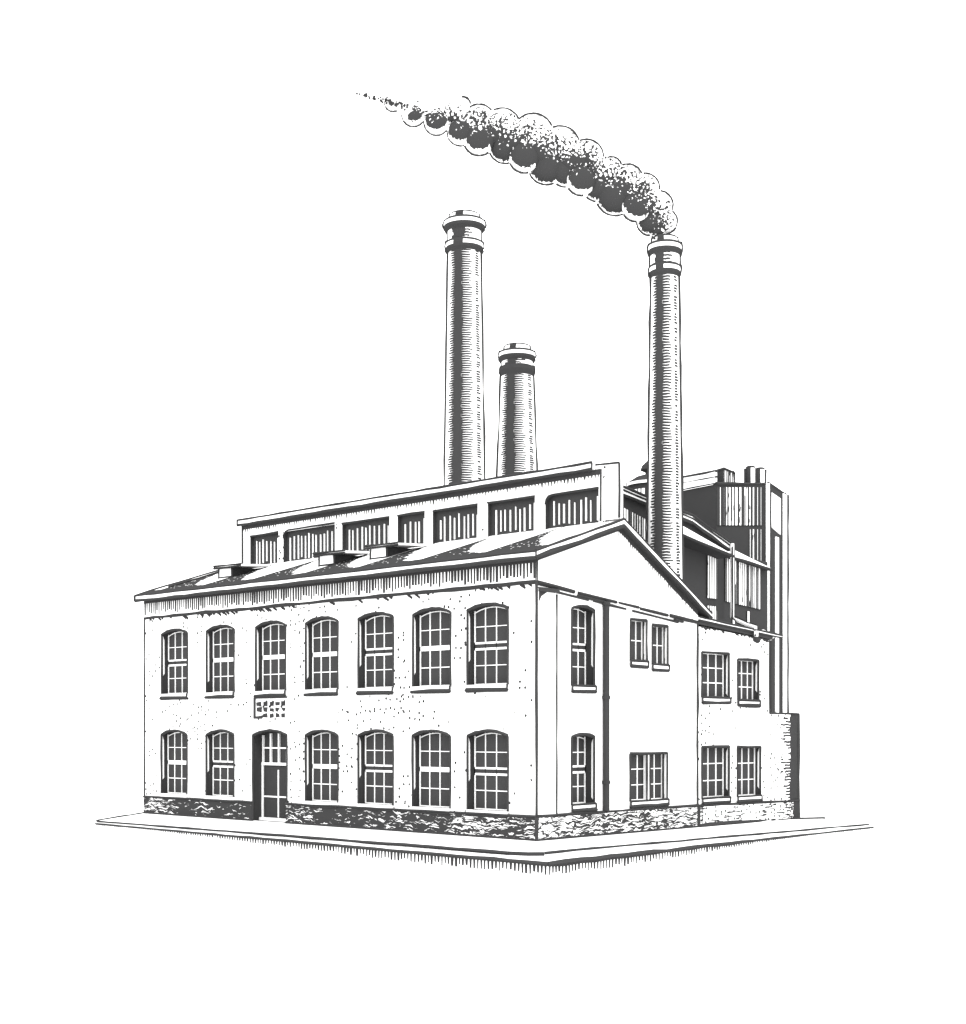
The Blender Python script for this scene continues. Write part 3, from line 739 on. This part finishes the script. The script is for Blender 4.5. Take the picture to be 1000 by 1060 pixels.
for p0, p1, k in ((A_, B_, 'ink'), (B_, C_, 'boards'), (C_, D_, 'ink'), (D_, A_, 'ink')):
    q.face([T(*p0, 16.2), T(*p1, 16.2), T(*p1, 17.12), T(*p0, 17.02)], k)
q.face([T(*A_, 17.02), T(*B_, 17.12), T(*C_, 17.02), T(*D_, 17.02)], 'white')
q.line(T(*A_, 17.02), T(*B_, 17.12), T(*C_, 17.02), .09); q.line(T(*C_, 16.3), T(*C_, 17.02), .06)
q.build('vent_housing', TW)
for l, r, zt_ in ((13.58, .24, 17.24), (14.07, .23, 17.16)):
    x, y_, _ = T(l, 72.9, 0); q = MB()
    q.lathe(x, y_, [(r, 16.2, 'flue'), (r, zt_, 'ink'), (r, zt_ + .08, 'ink'), (r * .7, zt_ + .12, 'ink'), (0.001, zt_ + .12, 'ink')], facing(x, y_), 28)
    fa = math.radians(facing(x, y_))
    for s in (-1, 1): q.line((x + (r + .03) * math.cos(fa + s * 1.5), y_ + (r + .03) * math.sin(fa + s * 1.5), 16.3), (x + (r + .03) * math.cos(fa + s * 1.5), y_ + (r + .03) * math.sin(fa + s * 1.5), zt_), .09)
    q.build('flue', TW)

# ------------------------------------------------------------------ round tank behind the hall
tx, ty, _ = T(8.95, 75.5, 0)
TK = thing('storage_tank', 'round ribbed tank with a domed lid, half hidden behind the smoking chimney', 'tank', (tx, ty, 0))
q = MB(); q.lathe(tx, ty, [(1.22, 0, 'ink'), (1.22, 12.5, 'ink'), (1.22, 16.75, 'ink')], facing(tx, ty), 48)
rs = random.Random(5)
for a in range(-80, 80, 11):
    p = math.radians(facing(tx, ty) + a); w_ = rs.uniform(2, 4.2)
    for b0_, b1_ in ((a - w_, a + w_),):
        pa, pb = math.radians(facing(tx, ty) + b0_), math.radians(facing(tx, ty) + b1_)
        q.face([(tx + 1.235 * math.cos(pa), ty + 1.235 * math.sin(pa), 12.5), (tx + 1.235 * math.cos(pb), ty + 1.235 * math.sin(pb), 12.5), (tx + 1.235 * math.cos(pb), ty + 1.235 * math.sin(pb), 16.5), (tx + 1.235 * math.cos(pa), ty + 1.235 * math.sin(pa), 16.5)], 'white')
q.build('shell', TK)
q = MB(); q.lathe(tx, ty, [(1.2, 16.70, 'ink'), (1.40, 16.76, 'white'), (1.40, 16.90, 'ink'), (1.36, 16.96, 'ink'), (.9, 17.25, 'ink'), (.4, 17.40, 'ink'), (.001, 17.42, 'ink')], facing(tx, ty), 48)
fa = math.radians(facing(tx, ty)); 
q.line((tx + 1.40 * math.cos(fa - 1.5), ty + 1.40 * math.sin(fa - 1.5), 16.70), (tx + 1.40 * math.cos(fa - 1.5), ty + 1.40 * math.sin(fa - 1.5), 16.95), .05)
q.build('lid', TK)
q = MB(); q.lathe(tx, ty, [(.42, 17.35, 'ink'), (.42, 17.5, 'ink'), (.68, 17.62, 'ink'), (.60, 17.85, 'ink'), (.30, 18.12, 'ink'), (.001, 18.2, 'ink')], facing(tx, ty), 24); q.build('vent_cowl', TK)

# ------------------------------------------------------------------ chimneys
def chimney(name, label, x, y, zb, rb, zt, rt, zr1, r1, rn, zr2, r2, rc, zc, hr, ink_ring=False):
    c = thing(name, label, 'chimney', (x, y, 0), 'round factory chimneys'); fa = facing(x, y)
    rr = rb + (rb - rt) / (zt - zb) * zb
    outline = []
    def sil(q, prof, w_):
        for s in (-1, 1):
            q.line(*[(x + (r + .0) * math.cos(math.radians(fa + s * 89.5)), y + (r + .0) * math.sin(math.radians(fa + s * 89.5)), z) for r, z in prof], w=w_)
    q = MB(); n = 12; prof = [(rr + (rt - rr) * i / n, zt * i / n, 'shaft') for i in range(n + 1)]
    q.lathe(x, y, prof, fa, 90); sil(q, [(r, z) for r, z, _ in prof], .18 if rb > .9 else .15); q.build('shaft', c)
    for zc_, r_, base_r, nm in ((zr1, r1, rt, 'lower_ring'), (zr2, r2, rn, 'upper_ring')):
        q = MB(); h = hr
        top_r = rn if nm == 'lower_ring' else rc
        band = 'ink' if ink_ring and nm == 'lower_ring' else ('ring' if nm == 'lower_ring' else 'white')
        p = [(base_r - .01, zc_ - h * 1.55, 'ink'), (r_ * .95, zc_ - h * .85, 'ink'), (r_ * .985, zc_ - h * .35, band), (r_, zc_ - h * .05, band), (r_ * .985, zc_ + h * .38, 'ink'), (r_ * .955, zc_ + h * .85, 'ink'), (top_r - .02, zc_ + h * 1.0, 'ink')]  # ink underside paints in the shadow beneath the ring
        q.lathe(x, y, p, fa, 72); sil(q, [(a, b) for a, b, _ in p], .13); q.build(nm.split('_')[1] if 0 else nm, c)
    q = MB(); p = [(rt, zr1, 'neck'), (rn, zr1 + hr, 'neck'), (rn, zr2, 'neck')]
    q.lathe(x, y, p, fa, 72); sil(q, [(a, b) for a, b, _ in p], .13); q.build('neck', c)
    q = MB(); p = [(rc * 1.06, zr2 + hr * .7, 'ring'), (rc, zc - .10, 'ink'), (rc * .96, zc - .02, 'ink'), (rc * .80, zc, 'ink'), (rc * .78, zc - .5, 'ink'), (.001, zc - .5, 'ink')]
    q.lathe(x, y, p, fa, 72); sil(q, [(a, b) for a, b, _ in p[:3]], .12); q.build('rim', c)
    return c
def P2(px, dep): return T((px - 500) / 1487.28 * dep, dep, 0)
x, y, _ = P2(480.8, 72)
chimney('chimney', 'tallest round chimney, left of the other two, smokeless and rising behind the clerestory', x, y, 16.3, .985, 28.0, .80, 28.18, .955, .84, 29.26, 1.045, .74, 29.82, .24)
x, y, _ = P2(535.3, 78)
chimney('chimney', 'short stout round chimney in the middle, between the two taller ones', x, y, 18.0, 1.05, 23.2, .86, 23.45, .945, .84, 24.28, 1.0, .68, 24.85, .24, True)
x, y, _ = P2(688.3, 59.5)
chimney('chimney', 'slender round chimney with smoke pouring from its top, rising through the right roof slope', x, y, 10.2, .715, 22.8, .55, 23.0, .645, .60, 23.9, .69, .52, 24.38, .22)

# ------------------------------------------------------------------ smoke
D0 = 59.5; PX = D0 / 1487.28
up_ = [(688, 229, 12.5), (682, 212, 14), (668, 194, 14), (650, 185, 14.5), (633, 173, 10), (607, 162, 17), (580, 150, 19), (552, 138, 20), (520, 130, 17.5), (496, 124, 15.5), (472, 117, 14), (446, 112, 12), (420, 108, 9.5)]
lo_ = [(681, 238, 8.5), (673, 230, 13), (659, 214, 15), (637, 203, 19.5), (619, 192, 16), (602, 187, 15), (586, 177, 16), (566, 172, 18.5), (543, 163, 15.5), (523, 152, 16.5), (496, 145, 15.5), (477, 137, 13.5), (452, 127, 12.5), (428, 119, 11.5), (407, 107, 8)]
mid = [(670, 212, 14), (648, 196, 15), (622, 178, 15), (594, 166, 16), (562, 155, 18), (534, 144, 16), (508, 136, 15), (484, 128, 12), (460, 121, 10), (436, 114, 9)]
puffs = up_ + lo_ + mid
def SP(px, py, dd=0.0): k = (D0 + dd) / D0 * PX; return Vector(T((px - 500) * k, D0 + dd, 4 + (755 - py) * k))
axis = [(687, 246), (680, 224), (664, 205), (640, 188), (610, 174), (575, 160), (540, 147), (505, 134), (470, 124), (435, 114), (400, 105), (372, 97)]
def along(px, py):
    best = None; s = 0
    for (a, b), (c, d) in zip(axis, axis[1:]):
        L = math.hypot(c - a, d - b); t = max(0, min(1, ((px - a) * (c - a) + (py - b) * (d - b)) / L / L))
        dx, dy = px - a - t * (c - a), py - b - t * (d - b); q = dx * dx + dy * dy
        cr = (c - a) * (py - b) - (d - b) * (px - a)
        if best is None or q < best[0]: best = (q, s + t * L, math.sqrt(q) * (1 if cr > 0 else -1))
        s += L
    return best[1], best[2]
FL = Matrix.Rotation(math.atan2(Fv.y, Fv.x), 4, 'Z') @ Matrix.Diagonal((.55, 1, 1, 1))      # puffs are a little thinner across the wind
bm = bmesh.new(); uvl = bm.loops.layers.uv.new('UVMap'); rl = bm.loops.layers.uv.new('Rim')
rs = random.Random(11); info = {}; owner = []
for i, (px, py, r) in enumerate(puffs):
    low = len(up_) <= i < len(up_) + len(lo_)
    front = low and (i % 3 == 0 or i > len(up_) + 9)
    dd = -.26 if front else (0 if i < len(up_) + len(lo_) else -.12)
    v0 = len(bm.verts)
    c = SP(px, py, dd)
    bmesh.ops.create_icosphere(bm, subdivisions=4 if r > 12 else 3, radius=r * PX, matrix=Matrix.Translation(c) @ FL)
    owner += [i if front else -1] * (len(bm.verts) - v0)
bm.verts.index_update()
if 1:
    for v in bm.verts:
        rel = v.co - Cv; l = rel.dot(Rv); k_ = PX; qx, qy = 500 + l / k_, 755 - (v.co.z - 4) / k_
        sd = max(R - math.hypot(qx - X, qy - Y) for X, Y, R in puffs) * PX
        if owner[v.index] >= 0:
            X, Y, R = puffs[owner[v.index]]
            if qy - Y > -.2 * R and (qx - X) < .75 * R: sd = min(sd, (R - math.hypot(qx - X, qy - Y)) * PX * 1.5)
        s, off = along(qx, qy); half = 30 - max(0, s - 90) * .055 if s > 40 else 12 + s * .45
        info[v.index] = (max(-.2, min(1.2, .5 + off / (2 * half))), s * PX, max(0, sd), qy * PX)
for f in bm.faces:
    f.smooth = True
    for l in f.loops:
        q = info[l.vert.index]; l[uvl].uv = (q[0], q[1]); l[rl].uv = (q[2], q[3])
sm = MB()  # ink tubes that outline the puffs, with the tail flecks
def outer(i, a):
    px, py, r = puffs[i]; x, y = px + (r + .8) * math.cos(a), py + (r + .8) * math.sin(a)
    return all(j == i or math.hypot(x - X, y - Y) > R + .8 for j, (X, Y, R) in enumerate(puffs)), x, y
for i, (px, py, r) in enumerate(puffs):
    if i in (10, 11, 12): continue
    N = 48; run = []
    for k in range(N + 1):
        ok, x, y = outer(i, 2 * math.pi * k / N)
        if i == len(up_) + len(lo_) - 1 and y < 100: ok = False
        if i == len(up_) + len(lo_) - 2 and y < 112: ok = False
        if ok: run.append(tuple(SP(x, y, -.30)))
        if (not ok or k == N) and len(run) > 1:
            sm.line(*run, w=(.082, .083) if px > 490 else (.062, .063)); run = []
        elif not ok: run = []
for (x, y, r) in ((479, 108, 8),):
    sm.line(*[tuple(SP(x + r * math.cos(a / 10), y + r * math.sin(a / 10), -.3)) for a in range(-17, 0, 2)], w=.06)
for i in range(46):            # ink flecks at the thinning tail
    t = rs.random() ** .7; x, y = 371 + 50 * t + rs.uniform(-3, 3), 96.5 + 14 * t + rs.uniform(-4, 4) * (t + .1)
    p = SP(x, y, -.5); s_ = rs.uniform(.02, .055); a = rs.uniform(0, 3); d = (Rv * math.cos(a) + Vector((0, 0, 1)) * math.sin(a)) * s_
    sm.line(tuple(p - d), tuple(p + d), .07)
tmp = sm.build('smoke_outline'); nf = len(bm.faces); bm.from_mesh(tmp.data); bm.faces.ensure_lookup_table()
for f in list(bm.faces)[nf:]: f.material_index = 1
bpy.data.objects.remove(tmp)
me = bpy.data.meshes.new('smoke_plume'); bm.to_mesh(me); bm.free(); me.materials.append(M['smoke']); me.materials.append(M['ink'])
plume = bpy.data.objects.new('smoke_plume', me); COL.objects.link(plume)
tag(plume, 'billowing plume of ink-shaded smoke drifting left from the slender right-hand chimney', 'smoke')
